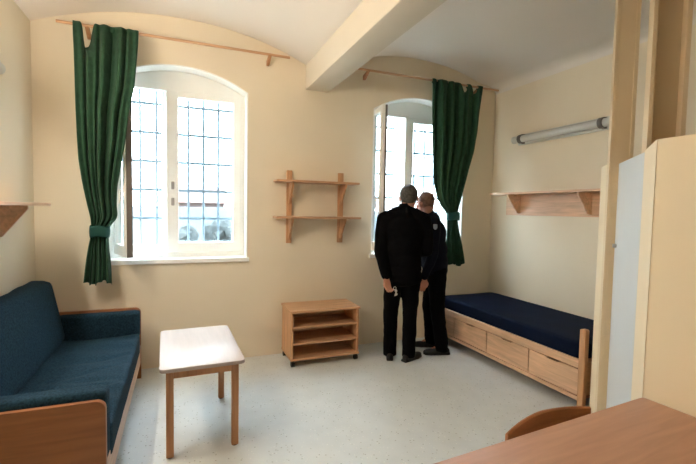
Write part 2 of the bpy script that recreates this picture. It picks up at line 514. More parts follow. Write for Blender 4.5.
rows1 = [(3.06, -0.826, -0.342, 4.175), (2.774, -0.787, -0.347, 4.02), (2.543, -0.768, -0.357, 3.94), (2.332, -0.762, -0.397, 3.92), (2.128, -0.758, -0.421, 3.93), (1.925, -0.757, -0.458, 3.975), (1.721, -0.741, -0.50, 4.03), (1.554, -0.721, -0.51, 4.07), (1.442, -0.706, -0.505, 4.1), (1.38, -0.71, -0.578, 4.14), (1.284, -0.714, -0.586, 4.14), (1.197, -0.73, -0.583, 4.14), (1.058, -0.747, -0.569, 4.14), (0.873, -0.764, -0.567, 4.14)]
rows2 = [(3.06, 2.705, 3.426, 4.175), (2.769, 2.722, 3.411, 4.19), (2.53, 2.731, 3.391, 4.18), (2.29, 2.739, 3.341, 4.17), (2.074, 2.746, 3.26, 4.16), (1.871, 2.76, 3.194, 4.15), (1.716, 2.8, 3.149, 4.15), (1.61, 2.874, 3.117, 4.15), (1.55, 2.954, 3.098, 4.15), (1.442, 2.972, 3.102, 4.15), (1.334, 2.962, 3.121, 4.15), (1.152, 2.947, 3.172, 4.15), (0.921, 2.956, 3.219, 4.15)]
make_curtain(rows1, 'green cotton curtain tied back left of the window beside the sofa', [(.20, .075, .21)], 4.6, 3, 1.325, 3.092, (.06, .40, .60, .80, .95))
make_curtain(rows2, 'green cotton curtain tied back by the right window above the bed', [(.63, .06, .10), (.84, .065, .10)], 5.3, 5, 1.50, 3.088, (.06, .28, .50, .735, .95))

def make_rod(x0, x1, brackets, label):
    root = thing('curtain_rod', ((x0+x1)/2, YB, ROD_Z), label=label, cat='curtain rod', group='wooden curtain rods')
    bm = BM(); tube(bm, (x0, YB-.12, ROD_Z), (x1, YB-.12, ROD_Z), .0125, seg=16); part('rod', bm, 'beech', root, smooth=True)
    for x in brackets:
        bm = BM()
        # tapered wooden arm rising from the wall to the rod
        pts = [(YB, ROD_Z-.075), (YB, ROD_Z-.025), (YB-.03, ROD_Z-.022), (YB-.105, ROD_Z+.006), (YB-.126, ROD_Z+.004), (YB-.132, ROD_Z-.010), (YB-.118, ROD_Z-.018), (YB-.03, ROD_Z-.068)]
        prism(bm, pts, 'X', x-.015, x+.015, .003)
        part('bracket', bm, 'leg', root)
    return root
make_rod(-.955, 1.03, (-.735, .83), 'beech curtain rod over the left window, one bracket in view')
make_rod(1.70, 3.69, (1.905, 3.40), 'beech curtain rod over the right window beyond the ceiling beam')

# ------------------------------------------------------------------ wall shelves
def ladder_shelf():
    root = thing('wall_shelf', (1.355, YB, 1.19), label='two-tier beech wall shelf with triangular brackets between the windows', cat='shelf')
    for x0, x1 in ((1.037, 1.095), (1.612, 1.676)):
        bm = BM(); box(bm, (x0, YB-.022, 1.188), (x1, YB, 1.955), .004); part('upright', bm, 'beech_z', root)
        xm = (x0+x1)/2
        for zt in (1.823, 1.453):
            bm = BM()
            prism(bm, [(YB-.022, zt), (YB-.185, zt), (YB-.185, zt-.02), (YB-.04, zt-.215), (YB-.022, zt-.215)], 'X', xm-.011, xm+.011, .002)
            part('bracket', bm, 'beech_z', root)
    bm = BM(); box(bm, (.893, YB-.215, 1.823), (1.788, YB-.022, 1.845), .004); part('board', bm, 'beech', root)
    bm = BM(); box(bm, (.89, YB-.215, 1.453), (1.815, YB-.022, 1.475), .004); part('board', bm, 'beech', root)
ladder_shelf()

def side_shelf(wall_x, s, y0, y1, zt, brk, depth, label, bb=.05):
    """s=+1: on the left wall pointing +X, s=-1: on the right wall"""
    root = thing('wall_shelf', (wall_x, (y0+y1)/2, zt), label=label, cat='shelf')
    def X(d): return wall_x+s*d
    def bx(bm, d0, d1, ya, yb, za, zb, bev=.003):
        a, b = sorted((X(d0), X(d1))); box(bm, (a, ya, za), (b, yb, zb), bev)
    bm = BM(); bx(bm, 0, depth, y0, y1, zt-.022, zt); part('board', bm, 'beech_y', root)
    bm = BM(); bx(bm, 0, .02, y0+bb, y1-bb, zt-.262, zt-.022); part('back_board', bm, 'beech_y', root)
    for yy in (y0+brk, y1-brk):
        bm = BM()
        prism(bm, [(X(.02), zt-.022), (X(depth-.03), zt-.022), (X(depth-.03), zt-.045), (X(.06), zt-.235), (X(.02), zt-.24)], 'Y', yy-.011, yy+.011, .002)
        part('bracket', bm, 'beech_y', root)
side_shelf(XR, -1, 2.62, 4.085, 1.788, .27, .24, 'long beech wall shelf on the right wall above the bed')
side_shelf(XL, 1, 1.95, 3.86, 1.562, .42, .235, 'beech shelf end on the left wall above the sofa', .40)

# ------------------------------------------------------------------ tube lamps
def tube_lamp(wall_x, s, y0, y1, z, tube_mat, label, clamp='clamp'):
    root = thing('tube_lamp', (wall_x, (y0+y1)/2, z), label=label, cat='lamp', group='wall tube lamps')
    def X(d): return wall_x+s*d
    a, b = sorted((X(0), X(.03)))
    bm = BM(); box(bm, (a, y0+.03, z-.062), (b, y1-.03, z+.062), .008); part('base_rail', bm, 'lampbody', root)
    bm = BM(); tube(bm, (X(.065), y0+.10, z), (X(.065), y1-.10, z), .042, seg=24); part('tube_cover', bm, tube_mat, root, smooth=True)
    for ya, yb in ((y0, y0+.10), (y1-.10, y1)):
        bm = BM(); tube(bm, (X(.065), ya, z), (X(.065), yb, z), .041, seg=24); part('end_cap', bm, 'lampbody', root, smooth=True)
    for yy in (y0+.12, y1-.12):
        bm = BM(); tube(bm, (X(.065), yy-.022, z), (X(.065), yy+.022, z), .052, seg=24)
        a, b = sorted((X(.0), X(.05))); box(bm, (a, yy-.02, z-.055), (b, yy+.02, z+.055), .003)
        part('clamp', bm, clamp, root, smooth=True)
tube_lamp(XR, -1, 2.66, 3.905, 2.415, 'tube_off', 'unlit grey tube lamp high on the right wall over the bed')
tube_lamp(XL, 1, 1.72, 3.42, 2.43, 'tube_on', 'tip of a lit tube lamp on the left wall at the picture edge', 'lampbody')

# ------------------------------------------------------------------ sofa
def sofa():
    XB, XF = XL+.02, -.330
    root = thing('sofa', (-.75, 3.15, 0), label='blue upholstered sofa with brown wooden ends along the left wall', cat='sofa')
    for ya, yb in ((2.20, 2.235), (4.085, 4.12)):
        bm = BM()
        x0, x1, z0, z1, r = XB, XF, .0, .63 if ya < 3 else .645, .045
        pts = [(x0, z0), (x0+.09, z0), (x0+.09, .10), (x1-.09, .10), (x1-.09, z0), (x1, z0)]
        for i in range(7):
            a = R(90*i/6); pts.append((x1-r+r*math.cos(a), z1-r+r*math.sin(a)))
        pts.append((x0, z1))
        prism(bm, pts, 'Y', ya, yb, .003); part('end_panel', bm, 'sofawood', root, smooth=True)
    bm = BM(); box(bm, (XF-.03, 2.235, .135), (XF-.004, 4.085, .305), .004); part('front_rail', bm, 'sofarail', root)
    bm = BM(); box(bm, (XB, 2.235, .135), (XB+.025, 4.085, .60), .004); part('back_rail', bm, 'sofawood', root)
    bm = BM(); box(bm, (XB+.025, 2.235, .24), (XF-.03, 4.085, .262)); part('base_board', bm, 'sofawood', root)
    def cushion(name, lo, hi, r, amp=.006, cuts=10, shape=None):
        bm = BM(); box(bm, lo, hi)
        bmesh.ops.subdivide_edges(bm, edges=list(bm.edges), cuts=cuts, use_grid_fill=True)
        c = (Vector(lo)+Vector(hi))/2; h = (Vector(hi)-Vector(lo))/2
        for v in bm.verts:
            q = v.co-c; ins = Vector([max(-(h[i]-r), min(h[i]-r, q[i])) for i in range(3)])
            dl = q-ins
            if dl.length > 1e-6: q = ins+dl.normalized()*r if dl.length > r*.3 else q
            n = noise.noise(v.co*5+Vector((3, 1, 7)))
            v.co = c+q+Vector((0, 0, amp*n))
            if shape: shape(v.co)
        return part(name, bm, 'denim', root, smooth=True, angle=80)
    def seat_shape(co):
        t = (co.x-(-1.0))/.65
        if co.z > .38:
            co.z += -.014*math.sin(PI*max(0, min(1, t))) + .004*math.sin(co.y*23+co.x*6)*max(0, t)
            for cy, sl, w in ((2.86, .35, .022), (2.98, -.2, .03), (3.18, .5, .02), (3.40, .2, .03)):
                d = (co.y-cy-sl*(co.x+.5))/w
                co.z -= .013*math.exp(-d*d)*max(0, min(1, (t-.25)*2.2))
    cushion('seat_cushion', (-1.0, 2.345, .262), (XF+.004, 3.962, .452), .03, .008, 60, seat_shape)
    def back_shape(co):
        t = (co.z-.44)/.5                       # leans back towards the wall
        co.x -= .10*max(0, t)
        co.z -= .0
    cushion('back_cushion', (-1.035, 2.345, .43), (-.865, 4.035, .945), .06, .008, 18, back_shape)
    cushion('arm_cushion', (-1.0, 2.225, .30), (XF+.0, 2.345, .665), .03, .004, 14)
    cushion('arm_cushion', (-.95, 3.965, .40), (XF-.002, 4.083, .632), .025, .004, 14)
    return root
sofa()

# ------------------------------------------------------------------ small table
def small_table():
    root = thing('side_table', (.121, 3.082, 0), R(1.8), label='small rectangular table with whitish top and four beech legs', cat='table')
    x0, x1, y0, y1, z = -.253, .253, -.43, .43, .58          # local frame
    bm = BM(); prism(bm, rounded_rect(x0, y0, x1, y1, .035), 'Z', z-.024, z, .003); part('tabletop', bm, 'tabletop', root, local=True, smooth=True)
    bm = BM()
    box(bm, (x0+.075, y0+.055, z-.082), (x1-.075, y0+.075, z-.024), .002); box(bm, (x0+.075, y1-.078, z-.082), (x1-.075, y1-.058, z-.024), .002)
    box(bm, (x0+.045, y0+.08, z-.082), (x0+.065, y1-.08, z-.024), .002); box(bm, (x1-.065, y0+.08, z-.082), (x1-.045, y1-.08, z-.024), .002)
    part('apron', bm, 'leg', root, local=True)
    for x in (x0+.036, x1-.080):
        for y in (y0+.045, y1-.092):
            bm = BM(); box(bm, (x, y, .006), (x+.044, y+.044, z-.024), .005); lg = part('leg', bm, 'leg', root, local=True)
            bm = BM(); tube(bm, (x+.022, y+.022, 0), (x+.022, y+.022, .008), .016); part('foot_glide', bm, 'black_plastic', lg, local=True, smooth=True)
small_table()

# ------------------------------------------------------------------ low open cabinet on castors
def cart():
    root = thing('shelf_cart', (1.36, 4.1, 0), label='low beech cabinet with three open shelves on black castors', cat='cabinet')
    x0, x1, y0, y1 = .998, 1.712, 3.885, 4.285
    bm = BM(); box(bm, (x0-.012, y0-.012, .535), (x1+.012, y1, .557), .004); part('top_board', bm, 'beech', root)
    bm = BM(); box(bm, (x0-.006, y0-.010, .062), (x1+.006, y1, .084), .004); part('bottom_board', bm, 'beech', root)
    for a in (x0, x1-.02):
        bm = BM(); box(bm, (a, y0, .08), (a+.02, y1, .535), .002); part('side_panel', bm, 'beech_z', root)
    for z in (.375, .215):
        bm = BM(); box(bm, (x0+.02, y0+.004, z), (x1-.02, y1-.012, z+.02), .002); part('shelf', bm, 'beech', root)
    bm = BM(); box(bm, (x0+.02, y1-.012, .08), (x1-.02, y1-.002, .535)); part('back_panel', bm, 'beech', root)
    for x in (x0+.022, x1-.022):
        for y in (y0+.022, y1-.04):
            bm = BM(); box(bm, (x-.014, y-.014, .03), (x+.014, y+.014, .058), .002)
            c = part('castor', bm, 'black_plastic', root)
            bm = BM(); tube(bm, (x-.018, y, .025), (x+.018, y, .025), .025, seg=18); part('wheel', bm, 'black_plastic', c, smooth=True)
cart()

# ------------------------------------------------------------------ bed
def bed():
    root = thing('bed', (3.31, 3.22, 0), label='single beech bed with navy mattress and three drawers below', cat='bed')
    xf, xb, y0, y1 = 2.885, 3.735, 2.215, 4.285
    for x in (xf-.012, xb-.045):
        for ya, yb, top in ((y0, y0+.05, .665), (y1-.05, y1, .44)):
            bm = BM(); prism(bm, rounded_rect(ya, 0, yb, top, .012, 4), 'X', x, x+.042, .003); part('post', bm, 'beech_z', root, smooth=True)
    for ya, yb in ((y0+.012, y0+.037), (y1-.037, y1-.012)):
        bm = BM(); box(bm, (xf+.03, ya, .14), (xb-.045, yb, .40), .004); part('end_board', bm, 'beech', root)
    for x in (xf, xb-.03):
        bm = BM(); box(bm, (x, y0+.05, .345), (x+.024, y1-.05, .415), .004); part('side_rail', bm, 'beech_y', root)
    bm = BM(); box(bm, (xf, y0+.05, .088), (xf+.024, y1-.05, .122), .003); part('bottom_rail', bm, 'beech_y', root)
    bm = BM(); box(bm, (xf+.024, y0+.06, .385), (xb-.03, y1-.06, .40)); part('slat_base', bm, 'beech', root)
    bm = BM(); box(bm, (xf+.03, y0+.06, .088), (xb-.05, y1-.06, .10)); part('drawer_bed_base', bm, 'beech', root)
    L = (y1-y0-.17)
    ys = [y0+.085, y0+.585, y0+1.105, y0+1.60]
    dy = [(2.272, 2.768), (2.780, 3.318), (3.332, 3.86)]
    for a, b in dy:
        bm = BM()
        m = (a+b)/2
        # front with a shallow finger slot in the middle of its top edge
        prism(bm, [(a, .128), (b, .128), (b, .338), (m+.07, .338), (m+.055, .326), (m-.055, .326), (m-.07, .338), (a, .338)], 'X', xf+.004, xf+.022, .002)
        dr = part('drawer', bm, 'beech_y', root)
        bm = BM()
        box(bm, (xf+.022, a+.02, .13), (xb-.1, a+.032, .30)); box(bm, (xf+.022, b-.032, .13), (xb-.1, b-.02, .30)); box(bm, (xb-.112, a+.032, .13), (xb-.1, b-.032, .30)); box(bm, (xf+.022, a+.03, .13), (xb-.1, b-.03, .14))
        part('drawer_box', bm, 'beech', dr)
    bm = BM(); box(bm, (xf+.004, 3.872, .122), (xf+.022, y1-.05, .345), .002); part('front_filler', bm, 'beech_y', root)
    bm = BM(); box(bm, (xf+.028, y0+.062, .40), (xb, y1-.062, .535))
    bmesh.ops.subdivide_edges(bm, edges=list(bm.edges), cuts=16, use_grid_fill=True)
    c = Vector(((xf+.028+xb)/2, (y0+y1)/2, .4675)); h = Vector(((xb-xf-.028)/2, (y1-y0-.124)/2, .0675)); r = .025
    for v in bm.verts:
        q = v.co-c; ins = Vector([max(-(h[i]-r), min(h[i]-r, q[i])) for i in range(3)]); dl = q-ins
        if dl.length > r*.3: q = ins+dl.normalized()*r
        v.co = c+q
        if v.co.z > .5: v.co.z += .004*noise.noise(v.co*4)
    part('mattress', bm, 'navy', root, smooth=True, angle=80)
bed()

# ------------------------------------------------------------------ desk and chair
def desk():
    A = R(4.5)
    root = thing('desk', (1.992, 1.232, 0), A, label='large beech desk top in the lower right foreground', cat='desk')
    x0, x1, y0, y1, z = -1.30, 0, -.55, 0, .708          # local frame: far right corner at the origin
    def P(name, bm, mat, p=root, **k): return part(name, bm, mat, p, local=True, **k)
    bm = BM(); prism(bm, rounded_rect(x0, y0, x1, y1, .02), 'Z', z-.028, z, .003); P('desktop', bm, 'desk', smooth=True)
    bm = BM(); box(bm, (x0+.08, y0+.05, z-.10), (x1-.08, y0+.07, z-.028), .002); box(bm, (x0+.08, y1-.13, z-.10), (x1-.08, y1-.11, z-.028), .002)
    box(bm, (x0+.05, y0+.08, z-.10), (x0+.07, y1-.14, z-.028), .002); box(bm, (x1-.07, y0+.08, z-.10), (x1-.05, y1-.14, z-.028), .002)
    P('apron', bm, 'leg')
    for x in (x0+.035, x1-.09):
        for y in (y0+.035, y1-.15):
            bm = BM(); box(bm, (x, y, 0), (x+.05, y+.05, z-.028), .005); P('leg', bm, 'leg')
desk()

def chair():
    root = thing('desk_chair', (1.44, 1.05, 0), label='dark beech chair with curved backrest pushed under the desk', cat='chair')
    # curved backrest, concave towards the desk
    xa, xb = 1.205, 1.668; n = 18
    bm = BM(); rings = []
    for i in range(n+1):
        t = i/n; s = 2*t-1
        x = xa+(xb-xa)*t; y = 1.285-.035*s*s
        top = .712-.040*max(0, (.5-t)/.5)**1.5-.006*max(0, s)**3; bot = .50+.02*s*s
        th = .008
        top2 = top-.006
        rings.append([bm.verts.new(p) for p in ((x, y-th, bot), (x, y-th, top2), (x, y-th*.4, top), (x, y+th*.4, top), (x, y+th, top2), (x, y+th, bot))])
    for a, b in zip(rings, rings[1:]):
        for k in range(6): bm.faces.new((a[k], a[(k+1) % 6], b[(k+1) % 6], b[k]))
    bm.faces.new(rings[0]); bm.faces.new(rings[-1][::-1])
    part('backrest', bm, 'chairwood', root, smooth=True)
    bm = BM(); prism(bm, rounded_rect(1.215, .80, 1.66, 1.235, .05), 'Z', .43, .45, .004); part('seat', bm, 'chairwood', root, smooth=True)
    for x in (1.24, 1.60):
        bm = BM(); box(bm, (x, .83, 0), (x+.034, .865, .43), .004); part('leg', bm, 'chairwood', root)
        bm = BM(); prism(bm, [(1.195, 0), (1.23, 0), (1.255, .43), (1.282, .66), (1.262, .66), (1.22, .43)], 'X', x, x+.034, .003); part('leg', bm, 'chairwood', root)
    bm = BM(); box(bm, (1.245, .86, .36), (1.265, 1.215, .43)); box(bm, (1.61, .86, .36), (1.63, 1.215, .43)); box(bm, (1.27, .835, .36), (1.60, .855, .43)); box(bm, (1.27, 1.205, .36), (1.60, 1.222, .43))
    part('seat_frame', bm, 'chairwood', root)
chair()

# ------------------------------------------------------------------ toilet cubicle with diagonal door
def cubicle():
    root = thing('partition_wall', (2.3, 1.5, 0), kind='structure')
    P0 = Vector((2.02, 1.25)); D = Vector((.685, .7285)).normalized(); N = Vector((D.y, -D.x))   # N points into the cubicle
    ang = math.atan2(D.y, D.x)
    M4 = Matrix.Translation((P0.x, P0.y, 0)) @ Matrix.Rotation(ang, 4, 'Z')      # local x along the diagonal, local -y into the cubicle
    def dbox(lo, hi, bev=.003):
        bm = BM(); box(bm, lo, hi, bev, mat=M4); return bm
    H = 1.90
    bm = BM(); box(bm, (2.022, YF, 0), (2.055, 1.25, H), .004); part('side_panel', bm, 'panel', root)
    bm = BM(); prism(bm, [tuple((M4 @ Vector(p+(0,)))[:2]) for p in ((0, 0), (.402, -.055), (.402, -.09), (.03, -.036))], 'Z', 0, H); part('corner_panel', bm, 'panel', root)
    dr = part('cubicle_door', dbox((.404, -.085, .02), (.974, -.055, H-.005)), 'door', root)
    bm = BM(); tube(bm, M4 @ Vector((.93, -.057, 1.345)), M4 @ Vector((.93, -.035, 1.345)), .013); part('door_lock', bm, 'steel', dr, smooth=True)
    part('corner_panel', dbox((1.045, -.036, 0), (1.245, -.002, H)), 'panel', root)
    e = M4 @ Vector((1.245, -.018, 0))
    bm = BM(); box(bm, (e.x, e.y-.018, 0), (XR, e.y+.018, H), .004); part('back_panel', bm, 'panel', root)
    zt = 3.32
    # posts: open channels running up to the vault
    for a, b, dep, nm in ((.975, 1.045, .135, 'A'), (.505, .60, .175, 'B')):
        bm = BM()
        z0 = 0 if nm == 'A' else 0
        y_out = 0.0 if nm == 'A' else -.088
        box(bm, (a, y_out-.022, z0), (b, y_out, zt), .002, mat=M4)
        box(bm, (a, y_out-dep, z0), (b, y_out-dep+.022, zt), .002, mat=M4)
        if nm == 'A': box(bm, (a+.004, y_out-dep+.02, z0), (a+.022, y_out-.02, zt), mat=M4)
        else: box(bm, (b-.02, y_out-dep+.02, z0), (b-.002, y_out-.02, zt), mat=M4)
        part('post', bm, 'postpaint', root)
cubicle()

# ------------------------------------------------------------------ wall socket
s = thing('wall_socket', (2.63, YB, .31), label='small cream wall socket low on the wall between the two men', cat='socket')
bm = BM(); prism(bm, rounded_rect(2.59, .27, 2.67, .35, .01), 'Y', YB-.012, YB, .002); part('cover_plate', bm, 'socket', s)
bm = BM(); tube(bm, (2.63, YB-.0125, .31), (2.63, YB-.0135, .31), .02, seg=20); part('socket_face', bm, 'black_plastic', s)

# ------------------------------------------------------------------ people
def remesh_part(name, bm, mat, parent, voxel, smooth_it=6, disp=0., dscale=9.):
    """overlapping shapes in bm (local coordinates of the figure) become one continuous skin"""
    me = bpy.data.meshes.new('tmp'); bm.to_mesh(me); bm.free()
    o = bpy.data.objects.new('tmp', me); COL.objects.link(o)
    r = o.modifiers.new('r', 'REMESH'); r.mode = 'VOXEL'; r.voxel_size = voxel; r.use_smooth_shade = True
    s = o.modifiers.new('s', 'SMOOTH'); s.iterations = smooth_it; s.factor = .5
    dg = bpy.context.evaluated_depsgraph_get(); dg.update()
    m2 = bpy.data.meshes.new_from_object(o.evaluated_get(dg))
    bpy.data.objects.remove(o); bpy.data.meshes.remove(me)
    b2 = bmesh.new(); b2.from_mesh(m2); bpy.data.meshes.remove(m2)
    if disp:
        b2.normal_update()
        for v in b2.verts:
            n = noise.noise(Vector((v.co.x*dscale, v.co.y*dscale, v.co.z*dscale*1.6)))
            v.co += v.normal*disp*n
    return part(name, b2, mat, parent, local=True, smooth=True, angle=180)

def limb(bm, pts):
    for i, (p, r) in enumerate(pts):
        ball(bm, p, r, 2)
        if i:
            q, r0 = pts[i-1]
            tube(bm, q, p, r0, r, seg=16)

def hand(bm, wrist, dirv, palm_n, curl=.5, side=1):
    """hand from the wrist along dirv; palm_n faces the palm; side=+1 thumb on +cross"""
    d = Vector(dirv).normalized(); n = Vector(palm_n); n = (n-d*n.dot(d)).normalized(); a = d.cross(n).normalized()*side
    w = Vector(wrist)
    for k in (-1.5, -.5, .5, 1.5):                 # palm
        limb(bm, [(w+a*k*.012, .017), (w+d*.045+a*k*.017, .0155), (w+d*.085+a*k*.0185, .0125)])
    lens = (.072, .082, .076, .060)
    for i, k in enumerate((1.5, .5, -.5, -1.5)):   # index .. little finger
        p = w+d*.088+a*k*.0195; L = lens[i]; pts = [(p, .0100)]
        ang = 0
        for frac, r, ca in ((.45, .0092, .55), (.32, .0086, .8), (.23, .0075, .6)):
            ang += ca*curl
            p = p+(d*math.cos(ang)+n*math.sin(ang))*L*frac
            pts.append((p, r))
        limb(bm, pts)
    p = w+d*.022+a*.028
    t1 = p+(d*.62+a*.62+n*.35).normalized()*.040; t2 = t1+(d*.85+a*.1+n*.5).normalized()*.030; t3 = t2+(d*.9-a*.15+n*.5).normalized()*.022
    limb(bm, [(p, .0145), (t1, .0118), (t2, .0105), (t3, .0085)])

def head(bm, c, rot, k=1.0):
    """head shapes about centre c; rot turns local +y to where the face looks"""
    def T(x, y, z): return Vector(c)+rot @ Vector((x*k, y*k, z*k))
    def E(x, y, z, rx, ry, rz): oball(bm, T(x, y, z), (rx*k, ry*k, rz*k), rot, 3)
    E(0, -.012, .035, .077, .097, .092)      # cranium
    E(0, .022, -.02, .066, .078, .085)       # face
    E(0, .040, -.075, .046, .050, .036)      # jaw, chin
    E(0, -.03, -.045, .060, .062, .06)       # back of skull to neck
    E(0, .096, .028, .052, .014, .012)       # brow
    E(0, .110, -.022, .013, .020, .024); limb(bm, [(T(0, .100, .018), .009*k), (T(0, .116, -.018), .012*k)])   # nose
    E(0, .097, -.056, .026, .012, .006); E(0, .095, -.067, .023, .012, .007)     # lips
    for s in (-1, 1):
        E(s*.045, .078, -.02, .022, .02, .02)    # cheekbones
        oball(bm, T(s*.078, -.005, -.005), (.009*k, .020*k, .032*k), rot @ Matrix.Rotation(s*R(-20), 3, 'Z') @ Matrix.Rotation(R(-8), 3, 'X'), 2)
    return T

def hair_cap(parent, c, rot, k, low_back, top, mat, name='hair', front=.055):
    bm = bmesh.new(); bmesh.ops.create_icosphere(bm, subdivisions=5, radius=1)
    keep = []
    for v in bm.verts:
        p = v.co.copy(); q = Vector((p.x*.080, -.014+p.y*.101, .034+p.z*.096))
        if p.z < 0:                                   # follow the nape inwards
            t = -p.z; q.x *= 1-.16*t; q.y = q.y if p.y > 0 else q.y*(1-.07*t); q.z = .034+p.z*.145
        q += Vector((0, 0, top))*max(0, p.z)
        q *= 1+.012*noise.noise(p*9)
        v.co = q
    dele = []
    for v in bm.verts:
        q = v.co
        line = low_back+.010*noise.noise(q*45) if q.y < -.02 else low_back+(q.y+.02)*1.15
        if abs(q.x) > .058 and -.030 < q.y < .03: line = max(line, .012)
        if q.z < line or q.y > front: dele.append(v)
    bmesh.ops.delete(bm, geom=dele, context='VERTS')
    bm.transform(Matrix.Translation(c) @ rot.to_4x4() @ Matrix.Scale(k, 4))
    o = part(name, bm, mat, parent, local=True, smooth=True, angle=180)
    s = o.modifiers.new('t', 'SOLIDIFY'); s.thickness = .006; s.offset = -1
    return o

def eyes(parent, T, rot, k):
    for s in (-1, 1):
        bm = BM(); ball(bm, T(s*.030, .086, .008), .0125*k, 2); part('eye', bm, 'eye', parent, local=True, smooth=True)

def Rz(a): return Matrix.Rotation(a, 3, 'Z')
def Rx(a): return Matrix.Rotation(a, 3, 'X')

def shoe(parent, ankle, yaw, mat='leather'):
    """sole on the floor; the toe points along yaw (0 = +y)"""
    f = Vector((-math.sin(yaw), math.cos(yaw), 0)); s = Vector((f.y, -f.x, 0)); a = Vector((ankle[0], ankle[1], 0))
    bm = BM()
    rot = Rz(yaw)
    oball(bm, a+f*-.045+Vector((0, 0, .042)), (.036, .045, .040), rot, 2)
    oball(bm, a+f*.03+Vector((0, 0, .045)), (.040, .085, .042), rot, 2)
    oball(bm, a+f*.125+Vector((0, 0, .032)), (.045, .085, .030), rot, 2)
    limb(bm, [(a+Vector((0, 0, .05)), .043), (a+Vector((0, 0, .11)), .043)])
    t = BM(); prism(t, [(-.034, -.088), (.034, -.088), (.040, .0), (.048, .12), (.036, .185), (.0, .208), (-.036, .185), (-.046, .12), (-.038, .0)], 'Z', .0, .024, .003)
    t.transform(Matrix.Translation(a) @ rot.to_4x4()); merge(bm, t)
    sm = remesh_part('shoe', bm, mat, parent, .007, 3)
    # keep soles exactly on the floor
    z = min(v.co.z for v in sm.data.vertices)
    for v in sm.data.vertices: v.co.z -= z
    return sm

def person_tall():
    root = thing('person', (2.118, 3.715, 0), R(-20), label='taller grey-haired man in black suit seen from behind, hand held behind', cat='person')
    hc = Vector((.052, .05, 1.680)); rot = Rz(R(-8)) @ Rx(R(-6))
    sh = {-1: Vector((-.205, .005, 1.465)), 1: Vector((.205, .005, 1.465))}
    el = {-1: Vector((-.238, -.045, 1.125)), 1: Vector((.245, .0, 1.15))}
    wr = {-1: Vector((-.185, -.13, .885)), 1: Vector((.15, .22, 1.09))}
    ank = {-1: Vector((-.105, .06, .09)), 1: Vector((.085, .0, .09))}
    kn = {-1: Vector((-.108, .045, .50)), 1: Vector((.088, .02, .50))}
    hp = {-1: Vector((-.092, .0, .93)), 1: Vector((.092, .0, .93))}
    # body: one continuous surface
    bm = BM()
    T = head(bm, hc, rot, 1.15)
    limb(bm, [(Vector((0, .01, 1.48)), .062), (Vector((.015, .03, 1.56)), .056), (hc+Vector((0, -.02, -.06)), .056)])
    ball(bm, (0, .005, 1.32), (.165, .105, .20)); ball(bm, (0, .005, 1.08), (.145, .095, .18)); ball(bm, (0, 0, .93), (.16, .105, .12))
    for s in (-1, 1):
        limb(bm, [(Vector((s*.05, .005, 1.49)), .05), (sh[s], .055), (el[s], .040), (wr[s], .027)])
        limb(bm, [(hp[s], .085), (kn[s], .055), (ank[s], .04), (ank[s]+Vector((0, .10, -.055)), .03)])
    hand(bm, wr[-1]+Vector((0, -.005, -.015)), (.22, -.08, -1), (.55, -.8, .1), 1.05, side=1)
    hand(bm, wr[1], (-.75, .3, -.3), (0, -.6, -.8), .7, side=-1)
    remesh_part('body', bm, 'skin', root, .0048, 2)
    eyes(root, T, rot, 1.15)
    hair_cap(root, hc, rot, 1.155, -.078, -.006, 'hair')
    # shirt collar
    bm = BM(); n = 28
    rings = []
    for z, r in ((1.54, .086), (1.585, .078), (1.618, .076)):
        rings.append([bm.verts.new((.025+r*math.cos(2*PI*i/n), .025+r*1.05*math.sin(2*PI*i/n), z+.012*math.sin(2*PI*i/n)*-1)) for i in range(n)])
    for a, b in zip(rings, rings[1:]):
        for i in range(n): bm.faces.new((a[i], a[(i+1) % n], b[(i+1) % n], b[i]))
    c = part('collar', bm, 'suit', root, local=True, smooth=True, angle=180); q = c.modifiers.new('t', 'SOLIDIFY'); q.thickness = .008
    # jacket
    bm = BM()
    ball(bm, (0, 0, 1.34), (.213, .140, .20)); ball(bm, (0, .0, 1.18), (.198, .134, .22)); ball(bm, (0, -.004, 1.02), (.196, .140, .20))
    for z, rx in ((.96, .195), (.90, .200), (.845, .203)):
        ball(bm, (0, -.004, z), (rx, .150, .07))
    limb(bm, [(Vector((-.20, .0, 1.465)), .074), (Vector((-.07, .0, 1.52)), .075), (Vector((.09, .0, 1.52)), .075), (Vector((.20, .0, 1.465)), .074)])
    limb(bm, [(Vector((.01, .0, 1.50)), .10), (Vector((.025, .018, 1.575)), .078)])
    for s in (-1, 1):
        limb(bm, [(sh[s], .076), ((sh[s]+el[s])/2+Vector((s*.010, 0, 0)), .071), (el[s], .064), (wr[s]+(el[s]-wr[s])*.08, .048)])
    remesh_part('jacket', bm, 'suit', root, .011, 5, .006, 8)
    # trousers
    bm = BM(); ball(bm, (0, -.004, .93), (.178, .135, .13)); ball(bm, (0, 0, 1.02), (.165, .12, .08))
    for s in (-1, 1):
        limb(bm, [(hp[s]+Vector((0, -.012, -.02)), .105), (hp[s]*.5+kn[s]*.5, .090), (kn[s], .078), ((kn[s]+ank[s])/2, .072), (ank[s]+Vector((0, .004, 0)), .070)])
        tube(bm, ank[s]+Vector((0, .004, .05)), ank[s]+Vector((0, .008, -.052)), .068, .071, seg=20)
    remesh_part('trousers', bm, 'trouser', root, .010, 4, .006, 9)
    shoe(root, ank[-1], R(-6)); shoe(root, ank[1], R(-48))
    return root
TALL = person_tall()

